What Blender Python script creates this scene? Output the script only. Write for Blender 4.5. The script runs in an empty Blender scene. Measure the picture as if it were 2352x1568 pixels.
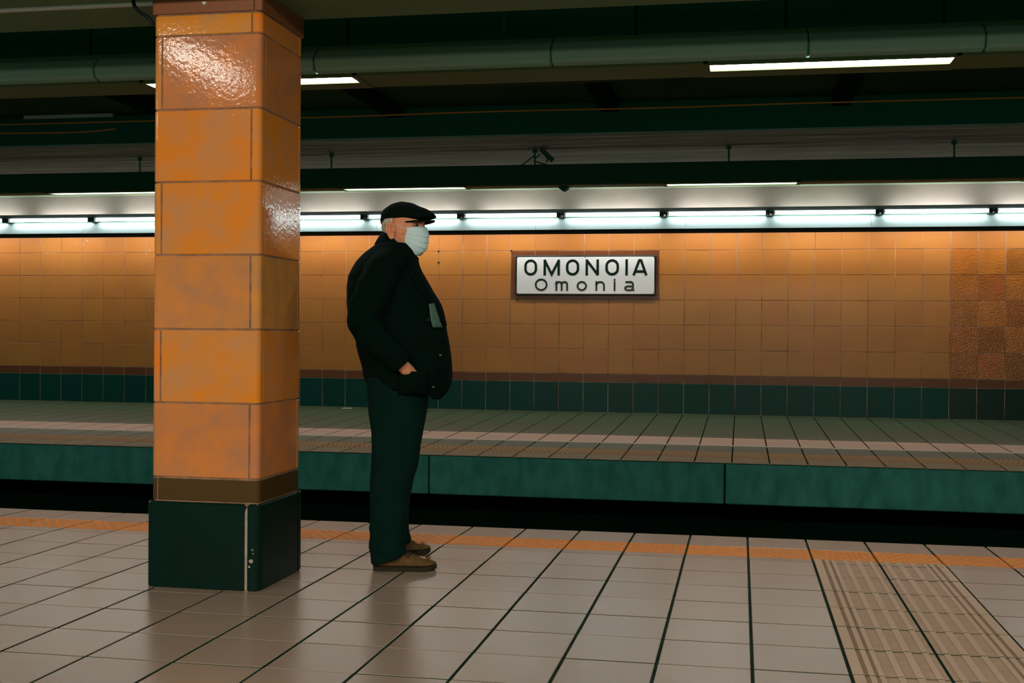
import bpy, bmesh, math, random
from mathutils import Vector, Matrix
random.seed(7)
PI = math.pi
sc = bpy.context.scene
col = sc.collection

# ------------------------------------------------------------------ camera, sky, lamps, exposure
cd = bpy.data.cameras.new('camera')
cam = bpy.data.objects.new('camera', cd)
col.objects.link(cam)
YAW, PITCH, ROLL, F_PX = 0.17499, -0.00872, 0.0086, 2579.93
fw = Vector((-math.sin(YAW) * math.cos(PITCH), math.cos(YAW) * math.cos(PITCH), math.sin(PITCH)))
rt = Vector((math.cos(YAW), math.sin(YAW), 0))
up = rt.cross(fw)
rt2 = rt * math.cos(ROLL) + up * math.sin(ROLL)
up2 = up * math.cos(ROLL) - rt * math.sin(ROLL)
M = Matrix((rt2, up2, -fw)).transposed().to_4x4()
M.translation = Vector((0, 0, 1.06839))
cam.matrix_world = M
cd.sensor_width = 36
cd.lens = 36 * F_PX / 2352
cd.shift_x = -68.95 / 2352
cd.shift_y = 6.776 / 2352
cd.clip_end = 200
sc.camera = cam

w = bpy.data.worlds.new('world')
sc.world = w
w.use_nodes = True
w.node_tree.nodes['Background'].inputs[0].default_value = (0.05, 0.33, 0.25, 1)
w.node_tree.nodes['Background'].inputs[1].default_value = 0.50

sc.view_settings.view_transform = 'Standard'
sc.view_settings.look = 'None'
sc.view_settings.exposure = 0.0
sc.view_settings.gamma = 1.0
sc.view_settings.use_curve_mapping = False
sc.cycles.use_denoising = True
sc.cycles.max_bounces = 6
sc.cycles.diffuse_bounces = 3
sc.cycles.glossy_bounces = 4
sc.cycles.sample_clamp_indirect = 4.0

def area(name, loc, sx, sy, power, color, rot=(0, 0, 0)):
    l = bpy.data.lights.new(name, 'AREA')
    l.shape = 'RECTANGLE'; l.size = sx; l.size_y = sy
    l.energy = power; l.color = color
    o = bpy.data.objects.new(name, l)
    o.location = loc; o.rotation_euler = rot
    col.objects.link(o)
    return o

WARM = (1.0, 0.86, 0.74)
# fluorescent ceiling lamps over the near platform (tubes run across the platform)
for x in (-6.7, -3.7, -0.7, 2.3):
    area('platform_ceiling_lamp', (x, 1.2, 2.93), 0.07, 1.12, 19, WARM)
    if x > -5:
        area('rear_fill_lamp', (x, -2.6, 2.93), 1.15, 0.16, 97, WARM, (math.radians(52), 0, 0))  # unseen fill lamps added behind the camera to brighten the pillar front
# concealed tubes in the cornice over the far platform, shining down the tiled wall
for i in range(13):
    area('cornice_downlight', (-11.06 + 1.197 * i, 13.22, 2.405), 1.06, 0.06, 8.6, (1.0, 0.93, 0.86))

for i in range(13):
    area('cornice_uplight', (-11.06 + 1.197 * i, 13.40, 2.475), 0.90, 0.04, 5.2, (0.82, 0.98, 1.0), (PI, 0, 0))

# ------------------------------------------------------------------ helpers
def srgb(r, g, b):
    f = lambda c: c / 12.92 if c <= 0.04045 else ((c + 0.055) / 1.055) ** 2.4
    return (f(r / 255), f(g / 255), f(b / 255), 1)

def mat(name, color, rough=0.5, spec=0.5, metal=0.0, var=0.0, hvar=0.0, noise=None, dark=None, bump=None, coat=0.0, stretch=(1, 1, 1)):
    """principled material; var/hvar: value/hue variation per object; noise=(scale, amount, detail): mottling
    towards the colour dark; bump=(scale, strength, distance)."""
    m = bpy.data.materials.new(name)
    m.use_nodes = True
    nt = m.node_tree; N = nt.nodes; L = nt.links
    b = N['Principled BSDF']
    b.inputs['Base Color'].default_value = color
    b.inputs['Roughness'].default_value = rough
    b.inputs['Specular IOR Level'].default_value = spec
    b.inputs['Metallic'].default_value = metal
    if coat:
        b.inputs['Coat Weight'].default_value = coat
        b.inputs['Coat Roughness'].default_value = 0.08
    tc = oi = None
    out = None
    if noise or bump or var or hvar:
        oi = N.new('ShaderNodeObjectInfo')
        geo = N.new('ShaderNodeNewGeometry')
        add = N.new('ShaderNodeVectorMath'); add.operation = 'MULTIPLY'
        add.inputs[1].default_value = stretch
        L.new(geo.outputs['Position'], add.inputs[0])
        tc = add.outputs[0]
    if noise:
        n = N.new('ShaderNodeTexNoise')
        n.inputs['Scale'].default_value = noise[0]
        n.inputs['Detail'].default_value = noise[2] if len(noise) > 2 else 4
        L.new(tc, n.inputs['Vector'])
        cr = N.new('ShaderNodeMapRange')
        cr.inputs[1].default_value = 0.35; cr.inputs[2].default_value = 0.68
        cr.inputs[3].default_value = 0.0; cr.inputs[4].default_value = noise[1]
        L.new(n.outputs['Fac'], cr.inputs[0])
        mx = N.new('ShaderNodeMix'); mx.data_type = 'RGBA'
        mx.inputs['A'].default_value = color
        mx.inputs['B'].default_value = dark or tuple(c * 0.5 for c in color[:3]) + (1,)
        L.new(cr.outputs[0], mx.inputs['Factor'])
        out = mx.outputs['Result']
    if var or hvar:
        hs = N.new('ShaderNodeHueSaturation')
        if out is not None:
            L.new(out, hs.inputs['Color'])
        else:
            hs.inputs['Color'].default_value = color
        a = N.new('ShaderNodeMapRange')
        a.inputs[3].default_value = 1 - var; a.inputs[4].default_value = 1 + var
        L.new(oi.outputs['Random'], a.inputs[0])
        L.new(a.outputs[0], hs.inputs['Value'])
        if hvar:
            wn = N.new('ShaderNodeTexWhiteNoise'); wn.noise_dimensions = '1D'
            L.new(oi.outputs['Random'], wn.inputs['W'])
            a2 = N.new('ShaderNodeMapRange')
            a2.inputs[3].default_value = 0.5 - hvar; a2.inputs[4].default_value = 0.5 + hvar
            L.new(wn.outputs['Value'], a2.inputs[0])
            L.new(a2.outputs[0], hs.inputs['Hue'])
        out = hs.outputs['Color']
    if out is not None:
        L.new(out, b.inputs['Base Color'])
    if bump:
        n = N.new('ShaderNodeTexNoise')
        n.inputs['Scale'].default_value = bump[0]
        n.inputs['Detail'].default_value = 2
        L.new(tc, n.inputs['Vector'])
        bp = N.new('ShaderNodeBump')
        bp.inputs['Strength'].default_value = bump[1]
        bp.inputs['Distance'].default_value = bump[2]
        L.new(n.outputs['Fac'], bp.inputs['Height'])
        L.new(bp.outputs['Normal'], b.inputs['Normal'])
        if coat:
            L.new(bp.outputs['Normal'], b.inputs['Coat Normal'])
    return m

def emit(name, color, strength):
    m = bpy.data.materials.new(name)
    m.use_nodes = True
    b = m.node_tree.nodes['Principled BSDF']
    b.inputs['Base Color'].default_value = (0.8, 0.8, 0.8, 1)
    b.inputs['Emission Color'].default_value = color
    b.inputs['Emission Strength'].default_value = strength
    return m

def mesh_of(name, bm, mats, smooth=False):
    me = bpy.data.meshes.new(name)
    bm.normal_update()
    bm.to_mesh(me)
    bm.free()
    for m in (mats if isinstance(mats, (list, tuple)) else [mats]):
        me.materials.append(m)
    if smooth:
        me.shade_smooth()
    return me

def put(name, me, parent=None, loc=(0, 0, 0), rot=(0, 0, 0)):
    o = bpy.data.objects.new(name, me)
    o.location = loc; o.rotation_euler = rot
    col.objects.link(o)
    if parent is not None:
        o.parent = parent
    return o

def obj(name, bm, mats, parent=None, loc=(0, 0, 0), rot=(0, 0, 0), smooth=False):
    return put(name, mesh_of(name, bm, mats, smooth), parent, loc, rot)

def structure(o):
    o['kind'] = 'structure'
    return o

def thing(name, label, cat, loc=(0, 0, 0), rotz=0, group=None):
    o = bpy.data.objects.new(name, None)
    o.empty_display_size = 0.1
    col.objects.link(o)
    o.location = loc; o.rotation_euler = (0, 0, rotz)
    o['label'] = label; o['category'] = cat; o['kind'] = 'thing'
    if group:
        o['group'] = group
    return o

def tag(o, label, cat, group=None):
    o['label'] = label; o['category'] = cat; o['kind'] = 'thing'
    if group:
        o['group'] = group
    return o

def box(bm, x0, x1, y0, y1, z0, z1, bevel=0.0, seg=1, mi=0):
    vs = [bm.verts.new((x, y, z)) for x in (x0, x1) for y in (y0, y1) for z in (z0, z1)]
    idx = [(0, 1, 3, 2), (4, 6, 7, 5), (0, 4, 5, 1), (2, 3, 7, 6), (0, 2, 6, 4), (1, 5, 7, 3)]
    fs = [bm.faces.new([vs[i] for i in f]) for f in idx]
    for f in fs:
        f.material_index = mi
    if bevel:
        es = list({e for f in fs for e in f.edges})
        r = bmesh.ops.bevel(bm, geom=es, offset=bevel, segments=seg, affect='EDGES', profile=0.5)
        for f in r['faces']:
            f.material_index = mi
    return fs

def boxmesh(name, x0, x1, y0, y1, z0, z1, m, bevel=0.0, seg=1):
    bm = bmesh.new()
    box(bm, x0, x1, y0, y1, z0, z1, bevel, seg)
    return mesh_of(name, bm, m)

def prism(bm, pts, a0, a1, axis='x', bevel=0.0):
    """extrude a closed 2D outline along an axis: axis x takes (y,z), z takes (x,y), y takes (x,z)"""
    def P(p, a):
        return {'x': (a, p[0], p[1]), 'y': (p[0], a, p[1]), 'z': (p[0], p[1], a)}[axis]
    A = [bm.verts.new(P(p, a0)) for p in pts]
    B = [bm.verts.new(P(p, a1)) for p in pts]
    n = len(pts)
    fs = [bm.faces.new(A), bm.faces.new(list(reversed(B)))]
    for i in range(n):
        fs.append(bm.faces.new((A[i], B[i], B[(i + 1) % n], A[(i + 1) % n])))
    bmesh.ops.recalc_face_normals(bm, faces=fs)
    if bevel:
        es = list({e for f in fs[:2] for e in f.edges})
        bmesh.ops.bevel(bm, geom=es, offset=bevel, segments=1, affect='EDGES')
    return fs

def tube(bm, pts, r, n=8, cap=True):
    pts = [Vector(p) for p in pts]
    rings = []
    prev = None
    for i, p in enumerate(pts):
        t = (pts[min(i + 1, len(pts) - 1)] - pts[max(i - 1, 0)]).normalized()
        a = prev if prev is not None else (Vector((0, 0, 1)) if abs(t.z) < 0.9 else Vector((1, 0, 0)))
        b = t.cross(a).normalized()
        a = b.cross(t).normalized()
        prev = a
        rr = r[i] if isinstance(r, (list, tuple)) else r
        rings.append([bm.verts.new(p + (a * math.cos(2 * PI * k / n) + b * math.sin(2 * PI * k / n)) * rr) for k in range(n)])
    for i in range(len(rings) - 1):
        for k in range(n):
            bm.faces.new((rings[i][k], rings[i + 1][k], rings[i + 1][(k + 1) % n], rings[i][(k + 1) % n]))
    if cap:
        bm.faces.new(rings[0]); bm.faces.new(list(reversed(rings[-1])))
    bmesh.ops.recalc_face_normals(bm, faces=bm.faces[:])

def interp(tab, x):
    """piecewise smooth interpolation in a table of (x, a, b, ...) sorted by x"""
    if x <= tab[0][0]:
        return tab[0][1:]
    for p, q in zip(tab, tab[1:]):
        if x <= q[0]:
            t = (x - p[0]) / (q[0] - p[0])
            return tuple(a + (b - a) * t for a, b in zip(p[1:], q[1:]))
    return tab[-1][1:]

def spline(pts, n):
    """Catmull-Rom through points, n steps per span"""
    P = [Vector(p) for p in pts]
    out = []
    for i in range(len(P) - 1):
        a, b, c, d = P[max(i - 1, 0)], P[i], P[i + 1], P[min(i + 2, len(P) - 1)]
        for k in range(n):
            t = k / n
            out.append(0.5 * ((2 * b) + (c - a) * t + (2 * a - 5 * b + 4 * c - d) * t * t + (3 * b - a - 3 * c + d) * t ** 3))
    out.append(P[-1])
    return out

# ------------------------------------------------------------------ materials
m_floor = mat('floor_ceramic', srgb(160, 137, 121), 0.26, 0.75, var=0.05, noise=(9, 0.25, 6), dark=srgb(150, 134, 120), bump=(60, 0.06, 0.002))
m_grout = mat('green_grout', srgb(20, 54, 40), 0.85, 0.2, noise=(9, 0.6, 6), dark=srgb(56, 84, 66))
m_tact = mat('tactile_orange', srgb(232, 140, 54), 0.5, 0.4, var=0.06, noise=(20, 0.35, 5), dark=srgb(200, 124, 60))
m_rib = mat('guide_rib', srgb(206, 172, 146), 0.5, 0.35, var=0.04)
m_ribflat = mat('guide_flat', srgb(192, 158, 134), 0.55, 0.3, noise=(25, 0.5, 5), dark=srgb(168, 136, 114))
m_ribgroove = mat('guide_groove', srgb(152, 122, 102), 0.7, 0.2)  # darker tone for the groove strips
m_wallt = mat('wall_tile_orange', srgb(184, 120, 56), 0.36, 0.4, var=0.03, hvar=0.003, noise=(3.5, 0.3, 5), dark=srgb(164, 102, 52), bump=(40, 0.05, 0.002))
m_wallh = mat('wall_tile_hammered', srgb(176, 102, 40), 0.2, 0.6, var=0.22, hvar=0.006, noise=(6, 0.4, 4), dark=srgb(132, 80, 42), bump=(52, 0.85, 0.009))
m_brownt = mat('wall_tile_brown', srgb(112, 62, 32), 0.35, 0.4, var=0.08)
m_bluet = mat('wall_tile_teal', srgb(6, 66, 58), 0.35, 0.2, var=0.06, noise=(5, 0.3, 4), dark=srgb(20, 66, 60))
m_bluedark = mat('wall_tile_dark_teal', srgb(16, 44, 38), 0.3, 0.4, var=0.1)
m_wgrout = mat('wall_grout', srgb(206, 172, 142), 0.8, noise=(5, 0.85, 5), dark=srgb(104, 76, 52))
m_pillar = mat('pillar_glaze', srgb(240, 140, 38), 0.09, 0.5, var=0.06, hvar=0.008, noise=(9, 0.75, 9), dark=srgb(208, 146, 96), bump=(58, 0.17, 0.003))
m_pillar_tan = mat('pillar_glaze_tan', srgb(226, 140, 66), 0.09, 0.5, var=0.06, hvar=0.008, noise=(10, 0.8, 9), dark=srgb(190, 132, 92), bump=(58, 0.16, 0.003))
m_pgrout = mat('pillar_grout', srgb(160, 122, 92), 0.85, noise=(20, 0.6, 5), dark=srgb(74, 60, 46))
m_pbrown = mat('pillar_brown_glaze', srgb(80, 56, 24), 0.22, 0.5, var=0.1, bump=(20, 0.12, 0.004))
m_cap_brown = mat('cap_brown_glaze', srgb(146, 88, 52), 0.3, 0.5, var=0.05, bump=(20, 0.1, 0.004))
m_pbase = mat('pillar_base_teal', srgb(3, 36, 28), 0.35, 0.15, noise=(6, 0.4, 5), dark=srgb(8, 28, 20))
m_chip = mat('chipped_plaster', srgb(186, 168, 146), 0.9, noise=(30, 0.5, 5), dark=srgb(120, 110, 92))
m_far = mat('far_platform_tile', srgb(68, 84, 60), 0.42, 0.35, var=0.05, noise=(3, 0.4, 5), dark=srgb(54, 70, 50), stretch=(1, 4, 1))
m_faredge = mat('far_edge_tile', srgb(150, 122, 86), 0.5, 0.35, var=0.06)
m_farlight = mat('far_pale_tile', srgb(196, 158, 136), 0.45, 0.35, var=0.04)
m_fartact = mat('far_tactile', srgb(160, 116, 62), 0.55, 0.35, var=0.06)
m_line = mat('white_line', srgb(220, 208, 190), 0.6)
m_conc = mat('teal_concrete', srgb(60, 132, 119), 0.75, 0.15, noise=(9, 0.75, 9), dark=srgb(36, 96, 86), stretch=(1, 1, 0.45), bump=(30, 0.15, 0.004))
m_pit = mat('pit_black', srgb(6, 34, 24), 0.95, 0.05)
m_soffit = mat('soffit_paint', srgb(108, 132, 98), 0.6, 0.3, noise=(1.2, 0.3, 4), dark=srgb(92, 116, 86))
m_plast = mat('ceiling_plaster', srgb(190, 164, 154), 0.8, 0.15, noise=(1.1, 0.75, 5), dark=srgb(110, 104, 86), stretch=(0.5, 3.5, 1), bump=(2.0, 0.25, 0.05))
m_dark = mat('dark_panel', srgb(12, 112, 92), 0.7, 0.15)
m_void = mat('track_void', srgb(54, 84, 50), 0.9, 0.1, noise=(1.5, 0.6, 4), dark=srgb(20, 60, 42))
m_trough = mat('trough_enamel', srgb(146, 190, 170), 0.38, 0.45, bump=(90, 0.05, 0.001))
m_trough2 = mat('trough_enamel_dark', srgb(12, 88, 64), 0.5, 0.3)
m_under = mat('trough_underside', srgb(88, 106, 66), 0.5, 0.3)
m_white = mat('cornice_white', srgb(214, 226, 226), 0.45, 0.4)
m_lip = mat('lip_brown', srgb(34, 28, 14), 0.7, 0.2)
m_ceil = mat('far_ceiling', srgb(138, 142, 118), 0.8, 0.15, noise=(1.1, 0.8, 5), dark=srgb(92, 102, 80), stretch=(0.5, 3.5, 1), bump=(2.0, 0.25, 0.05))
m_black = mat('black_rubber', srgb(10, 22, 17), 0.6, 0.3)
m_holder = mat('lampholder', srgb(40, 56, 48), 0.5)
m_tray = mat('tray_enamel', srgb(168, 180, 180), 0.45, 0.4)
m_signw = mat('sign_enamel', srgb(226, 230, 230), 0.22, 0.5, noise=(3, 0.18, 3), dark=srgb(200, 202, 206))
m_signb = mat('sign_black', srgb(10, 30, 24), 0.35, 0.4)
m_orange_cable = mat('orange_cable', srgb(226, 156, 60), 0.5)
m_steel = mat('steel', srgb(150, 156, 150), 0.35, 0.5, 0.8)
e_tube = emit('tube_light', (0.86, 1.0, 0.98, 1), 20.0)
e_panel_far = emit('panel_light_far', (0.98, 0.98, 0.92, 1), 9.0)
e_panel = emit('panel_light', (0.98, 0.96, 0.90, 1), 20.0)

# ------------------------------------------------------------------ near platform
YE, YK, X0, T = 6.070, 5.378, 0.04629, 0.30
def nz(y):
    yk = YK + 0.005
    return 0.02042 * (YE - y) if y > yk else 0.02042 * (YE - yk) + 0.00621 * (yk - y)
def slope(y):
    return -0.02042 if y > YK else -0.00621

bm = bmesh.new()
prof = [(YE, -0.009), (YK, nz(YK) - 0.009), (-6.0, nz(-6.0) - 0.009), (-6.0, -1.3), (YE, -1.3)]
prism(bm, prof, -14, 9, 'x')
floor = structure(obj('floor', bm, m_grout))
GX, GY = 0.0105, 0.0085
def tile_mesh(w, d, m, name='tile', bev=0.0015):
    bm = bmesh.new()
    box(bm, -w / 2, w / 2, -d / 2, d / 2, -0.012, 0, bev)
    bm.normal_update()
    for f in bm.faces:
        f.material_index = 0 if f.normal.z > 0.3 else 1      # edges are smeared with grout
    return mesh_of(name, bm, [m, m_grout])
me_tile = tile_mesh(T - GX, T - GY, m_floor)
me_edge = tile_mesh(T - GX, YE - 5.752 - GY, m_floor)
me_fill = tile_mesh(T - GX, 5.472 - YK - GY * 0.7, m_floor)
# tactile tile with staggered blisters
def tactile(w, d, nx, ny, m, h=0.004, n=6, rx=0.014, ry=0.0075):
    b = bmesh.new()
    box(b, -w / 2, w / 2, -d / 2, d / 2, -0.012, 0)
    for j in range(ny):
        for i in range(nx):
            cx = -w / 2 + (i + 0.5 + (0.25 if j % 2 else -0.25)) * w / nx
            cy = -d / 2 + (j + 0.5) * d / ny
            r0 = [b.verts.new((cx + rx * math.cos(2 * PI * k / n), cy + ry * math.sin(2 * PI * k / n), 0)) for k in range(n)]
            r1 = [b.verts.new((cx + rx * .5 * math.cos(2 * PI * k / n), cy + ry * .5 * math.sin(2 * PI * k / n), h)) for k in range(n)]
            for k in range(n):
                b.faces.new((r0[k], r0[(k + 1) % n], r1[(k + 1) % n], r1[k]))
            b.faces.new(r1)
    return mesh_of('tactile_tile', b, m)
me_tact = tactile(T - GX, 5.752 - 5.472 - 0.004, 5, 7, m_tact)
# ribbed guide tiles
RIBS = [(0.0, 0.036), (0.051, 0.070), (0.082, 0.100), (0.138, 0.161), (0.197, 0.223), (0.259, 0.280)]
GROOVES = [(0.036, 0.051), (0.070, 0.082)]
def guide(d, mirror):
    b = bmesh.new()
    W = T - GX
    box(b, -W / 2, W / 2, -d / 2, d / 2, -0.012, -0.0005, mi=1)
    for k, (lst, h, mi) in enumerate(((RIBS, 0.0040, 0), (GROOVES, 0.0001, 2))):
        for a, c in lst:
            a, c = a / T * W - W / 2, c / T * W - W / 2
            if mirror:
                a, c = -c, -a
            box(b, a, c, -d / 2 + .0005, d / 2 - .0005, -0.004, h, 0.0012 if h > 0.001 else 0, mi=mi)
    b.normal_update()
    for f in b.faces:
        if abs(f.normal.y) > .8 or (f.calc_center_median().z < -.003 and f.normal.z < .5):
            f.material_index = 3
    return mesh_of('guide_tile', b, [m_rib, m_ribflat, m_ribgroove, m_grout])
dfill = 5.472 - YK - GY
me_guide = [guide(T - GY, False), guide(T - GY, True)]
me_gfill = [guide(dfill, False), guide(dfill, True)]
def lay(name, me, k, yc):
    jit = random.uniform(-0.0006, 0.0006)
    return put(name, me, floor, (X0 + T * (k + 0.5), yc, nz(yc) + jit), (slope(yc) + random.uniform(-0.0015, 0.0015), random.uniform(-0.0015, 0.0015), 0))
rest = bmesh.new()
def lay_rest(k, yc, d):
    x = X0 + T * (k + 0.5)
    box(rest, x - (T - GX) / 2, x + (T - GX) / 2, yc - d / 2, yc + d / 2, nz(yc) - 0.012, nz(yc))
NROW = 9
for k in range(-34, 20):
    near = -19 <= k <= 7
    g = (k - 1) if k in (1, 2) else None
    for yc, me, nm, d in ((0.5 * (YE + 5.752), me_edge, 'edge_tile', YE - 5.752 - GY), (0.5 * (5.752 + 5.472), me_tact, 'tactile_tile', .27), (0.5 * (5.472 + YK), me_fill, 'cut_tile', 5.472 - YK - GY)):
        if near:
            if g is not None and nm == 'cut_tile':
                lay('guide_tile', me_gfill[g], k, yc)
            else:
                lay(nm, me, k, yc)
        else:
            lay_rest(k, yc, d)
    for r in range(18):
        yc = YK - T * (r + 0.5)
        if near and r < NROW:
            if g is not None:
                lay('guide_tile', me_guide[g], k, yc)
            else:
                lay('floor_tile', me_tile, k, yc)
        else:
            lay_rest(k, yc, T - GY)
o = obj('outer_tiles', rest, m_floor, floor)
o['kind'] = 'stuff'

# ------------------------------------------------------------------ track pit
bm = bmesh.new()
box(bm, -14, 9, 6.05, 10.4, -1.4, -1.25)
structure(obj('floor', bm, m_pit))
# ------------------------------------------------------------------ far platform
YF, ZF, SF, XF, PF, YW = 9.214, 0.042, 0.02206, -0.0608, 0.30254, 13.498
fz = lambda y: ZF + SF * (y - YF)
bm = bmesh.new()
prism(bm, [(YF + 0.06, ZF - 0.008), (YW + 0.3, fz(YW + 0.3) - 0.008), (YW + 0.3, -1.3), (10.3, -1.3), (10.3, -0.29), (YF + 0.06, -0.29)], -16, 9, 'x')
far = structure(obj('floor', bm, m_pit))
# concrete edge panels
seams = [-15.0 + 0, -12.54, -10.06, -7.57, -5.085, -2.597, -0.116, 2.37, 4.86, 7.3]
for a, b in zip(seams, seams[1:]):
    put('concrete_panel', boxmesh('concrete_panel', a + 0.006, b - 0.006, YF, YF + 0.12, -0.292, ZF - 0.004, m_conc, 0.008), far)
def fbox(b, x0, x1, y0, y1, t=0.012, mi=0):
    vs = []
    for x in (x0, x1):
        for y in (y0, y1):
            for dz in (-t, 0):
                vs.append(b.verts.new((x, y, fz(y) + dz)))
    for f in [(0, 1, 3, 2), (4, 6, 7, 5), (0, 4, 5, 1), (2, 3, 7, 6), (0, 2, 6, 4), (1, 5, 7, 3)]:
        b.faces.new([vs[i] for i in f]).material_index = mi
def frow(y0, y1, m, name, parts=True, bumps=False):
    w = PF - 0.012
    mid = 0.5 * (y0 + y1)
    if bumps:
        me = tactile(w, y1 - y0 - 0.005, 7, 6, m, 0.004, 5, 0.010, 0.012)
    else:
        me = tile_mesh(w, y1 - y0 - 0.005, m, name, 0.001)
    for k in range(-33, 12):
        x = XF + PF * (k + 0.5)
        put(name, me, far, (x, mid, fz(mid)), (math.atan(SF), 0, 0))
frow(YF, 9.52, m_faredge, 'edge_tile')
frow(9.52, 9.94, m_fartact, 'tactile_tile', bumps=True)
frow(9.94, 10.175, m_far, 'floor_tile')
frow(10.175, 10.39, m_far, 'floor_tile')
frow(10.43, 10.73, m_farlight, 'pale_tile')
frow(10.73, 11.03, m_farlight, 'pale_tile')
bm = bmesh.new()
fbox(bm, -12, 6, 10.395, 10.427)
obj('painted_line', bm, m_line, far)
bm = bmesh.new()
for r in range(8):
    y0 = 11.03 + r * 0.3085
    for k in range(-38, 18):
        x = XF + PF * k
        fbox(bm, x + 0.006, x + PF - 0.006, y0 + 0.003, y0 + 0.3085 - 0.003)
o = obj('back_tiles', bm, m_far, far); o['kind'] = 'stuff'

# ------------------------------------------------------------------ far wall
bm = bmesh.new()
box(bm, -16, 9, YW + 0.0042, YW + 0.3, -0.2, 2.34)
wall = structure(obj('wall_back', bm, m_wgrout))
ZR = [2.345, 2.0907, 1.7940, 1.4941, 1.1972, 0.8997, 0.6016]
ZBR, ZBASE = 0.4983, 0.1366
SK0, SK1 = -9, -3          # columns taken by the station sign
def wtile(z0, z1, m, name, gx=0.0075, gz=0.0055, t=0.014):
    return boxmesh(name, -(PF - gx) / 2, (PF - gx) / 2, -0.0, t, -(z1 - z0 - gz) / 2, (z1 - z0 - gz) / 2, m, 0.0015)
for i in range(6):
    z1, z0 = ZR[i], ZR[i + 1]
    me_a, me_b = wtile(z0, z1, m_wallt, 'wall_tile'), wtile(z0, z1, m_wallh, 'wall_tile')
    for k in range(-33, 13):
        if i in (1, 2) and SK0 <= k < SK1:
            continue
        h = k >= 8 and i > 0
        put('wall_tile', me_b if h else me_a, wall, (XF + PF * (k + 0.5), YW + random.uniform(-0.001, 0.001), (z0 + z1) / 2),
            (random.uniform(-0.002, 0.002), 0, random.uniform(-0.002, 0.002)))
for z0, z1, ma, mb, nm in ((ZBR, ZR[6], m_brownt, m_brownt, 'border_tile'), (ZBASE, ZBR, m_bluet, m_bluedark, 'skirting_tile')):
    A, B = wtile(z0, z1, ma, nm), wtile(z0, z1, mb, nm)
    for k in range(-33, 13):
        put(nm, B if k >= 8 else A, wall, (XF + PF * (k + 0.5), YW, (z0 + z1) / 2))
bm = bmesh.new()
box(bm, -16, 9, YW + 0.0, YW + 0.3, 2.345, 3.0)
structure(obj('wall_back', bm, m_plast))

# brown border tiles round the sign
xs0, xs1 = XF + PF * SK0, XF + PF * SK1
zs1, zs0 = ZR[1], ZR[3]
BT = 0.058
for k in range(SK0, SK1):
    for zc in (zs1 - BT / 2, zs0 + BT / 2):
        put('border_tile', boxmesh('border_tile', -(PF - .006) / 2, (PF - .006) / 2, 0, .014, -BT / 2 + .003, BT / 2 - .003, m_brownt, .001), wall, (XF + PF * (k + .5), YW, zc))
for xc in (xs0 + BT / 2, xs1 - BT / 2):
    for za, zb in ((zs0 + BT, (zs0 + zs1) / 2), ((zs0 + zs1) / 2, zs1 - BT)):
        put('border_tile', boxmesh('border_tile', -BT / 2 + .003, BT / 2 - .003, 0, .014, -(zb - za) / 2 + .003, (zb - za) / 2 - .003, m_brownt, .001), wall, (xc, YW, (za + zb) / 2))
# drilled holes with black plugs
for x, z in ((-3.699, 2.089), (-3.698, 1.949), (xs0 + 0.004, 2.0915), (-2.70, 1.49)):
    bm = bmesh.new()
    tube(bm, [(x, YW - 0.002, z), (x, YW + 0.01, z)], 0.012, 8)
    obj('drill_hole', bm, m_black, wall)
# plaster scars on the top row at the left
for i in range(14):
    x, z = random.choice([(-7.6, 2.12), (-7.25, 2.14), (-8.55, 2.2), (-7.1, 1.95), (-7.05, 1.5), (-7.4, 1.1), (-7.1, 0.68), (-7.15, 1.15)])
    x += random.uniform(-.1, .1); z += random.uniform(-.05, .06)
    bm = bmesh.new()
    n = 5
    a0 = random.uniform(0, 6)
    ra, rb = random.uniform(.008, .03), random.uniform(.004, .010)
    P = []
    for k in range(n):
        a = 2 * PI * k / n
        q = Vector((ra * math.cos(a) * random.uniform(.6, 1.2), rb * math.sin(a) * random.uniform(.6, 1.2)))
        P.append((x + q.x * math.cos(a0) - q.y * math.sin(a0), z + q.x * math.sin(a0) + q.y * math.cos(a0)))
    prism(bm, P, YW - 0.0025, YW + 0.004, 'y')
    obj('plaster_scar', bm, m_chip, wall)

# ------------------------------------------------------------------ ceilings and beams
bm = bmesh.new()
prism(bm, [(9.06, 2.705), (9.95, 2.705), (YW + 0.3, 2.845), (YW + 0.3, 3.1), (9.06, 3.1)], -16, 9, 'x')
structure(obj('ceiling', bm, m_ceil))
bm = bmesh.new()
box(bm, -16, 9, 9.02, 9.10, 2.703, 3.1)
structure(obj('trim_1', bm, m_dark))
bm = bmesh.new()
box(bm, -16, 9, 5.9, 9.04, 2.945, 3.1)
structure(obj('ceiling', bm, m_void))
bm = bmesh.new()
box(bm, -16, 9, 1.9, 5.98, 2.95, 3.1)
structure(obj('ceiling', bm, m_soffit))
# fascia panels above the trough
fas = structure(obj('trim_2', (lambda b: (box(b, -16, 9, 6.02, 6.08, 2.62, 3.0), b)[1])(bmesh.new()), m_dark))
fx = [-7.0, -5.37, -3.743, -2.175, -0.564, 0.215, 1.0, 2.57, 4.1]
for a, b in zip(fx, fx[1:]):
    put('fascia_panel', boxmesh('fascia_panel', a + .006, b - .006, 5.99, 6.03, 2.622, 2.995, m_dark, .004), fas)
# near beam carried by the pillar
bm = bmesh.new()
box(bm, -16, 9, 3.75, 4.71, 2.447, 3.1, 0.006)
beam = structure(obj('trim_3', bm, m_soffit))
bm = bmesh.new()
box(bm, -8, -2.43, 4.35, 4.38, 2.436, 2.450, 0.004)
obj('soffit_glint', bm, m_white, beam)  # white strip paints the glint along a soffit step
# cross beams over the track
bm0 = None
for x in (-6.9, -4.75, -2.85, -1.05, 0.75, 2.6):
    bm = bmesh.new()
    box(bm, x - 0.07, x + 0.07, 6.1, 9.0, 2.86, 2.95, 0.004)
    structure(obj('trim_4', bm, m_pit))
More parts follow.
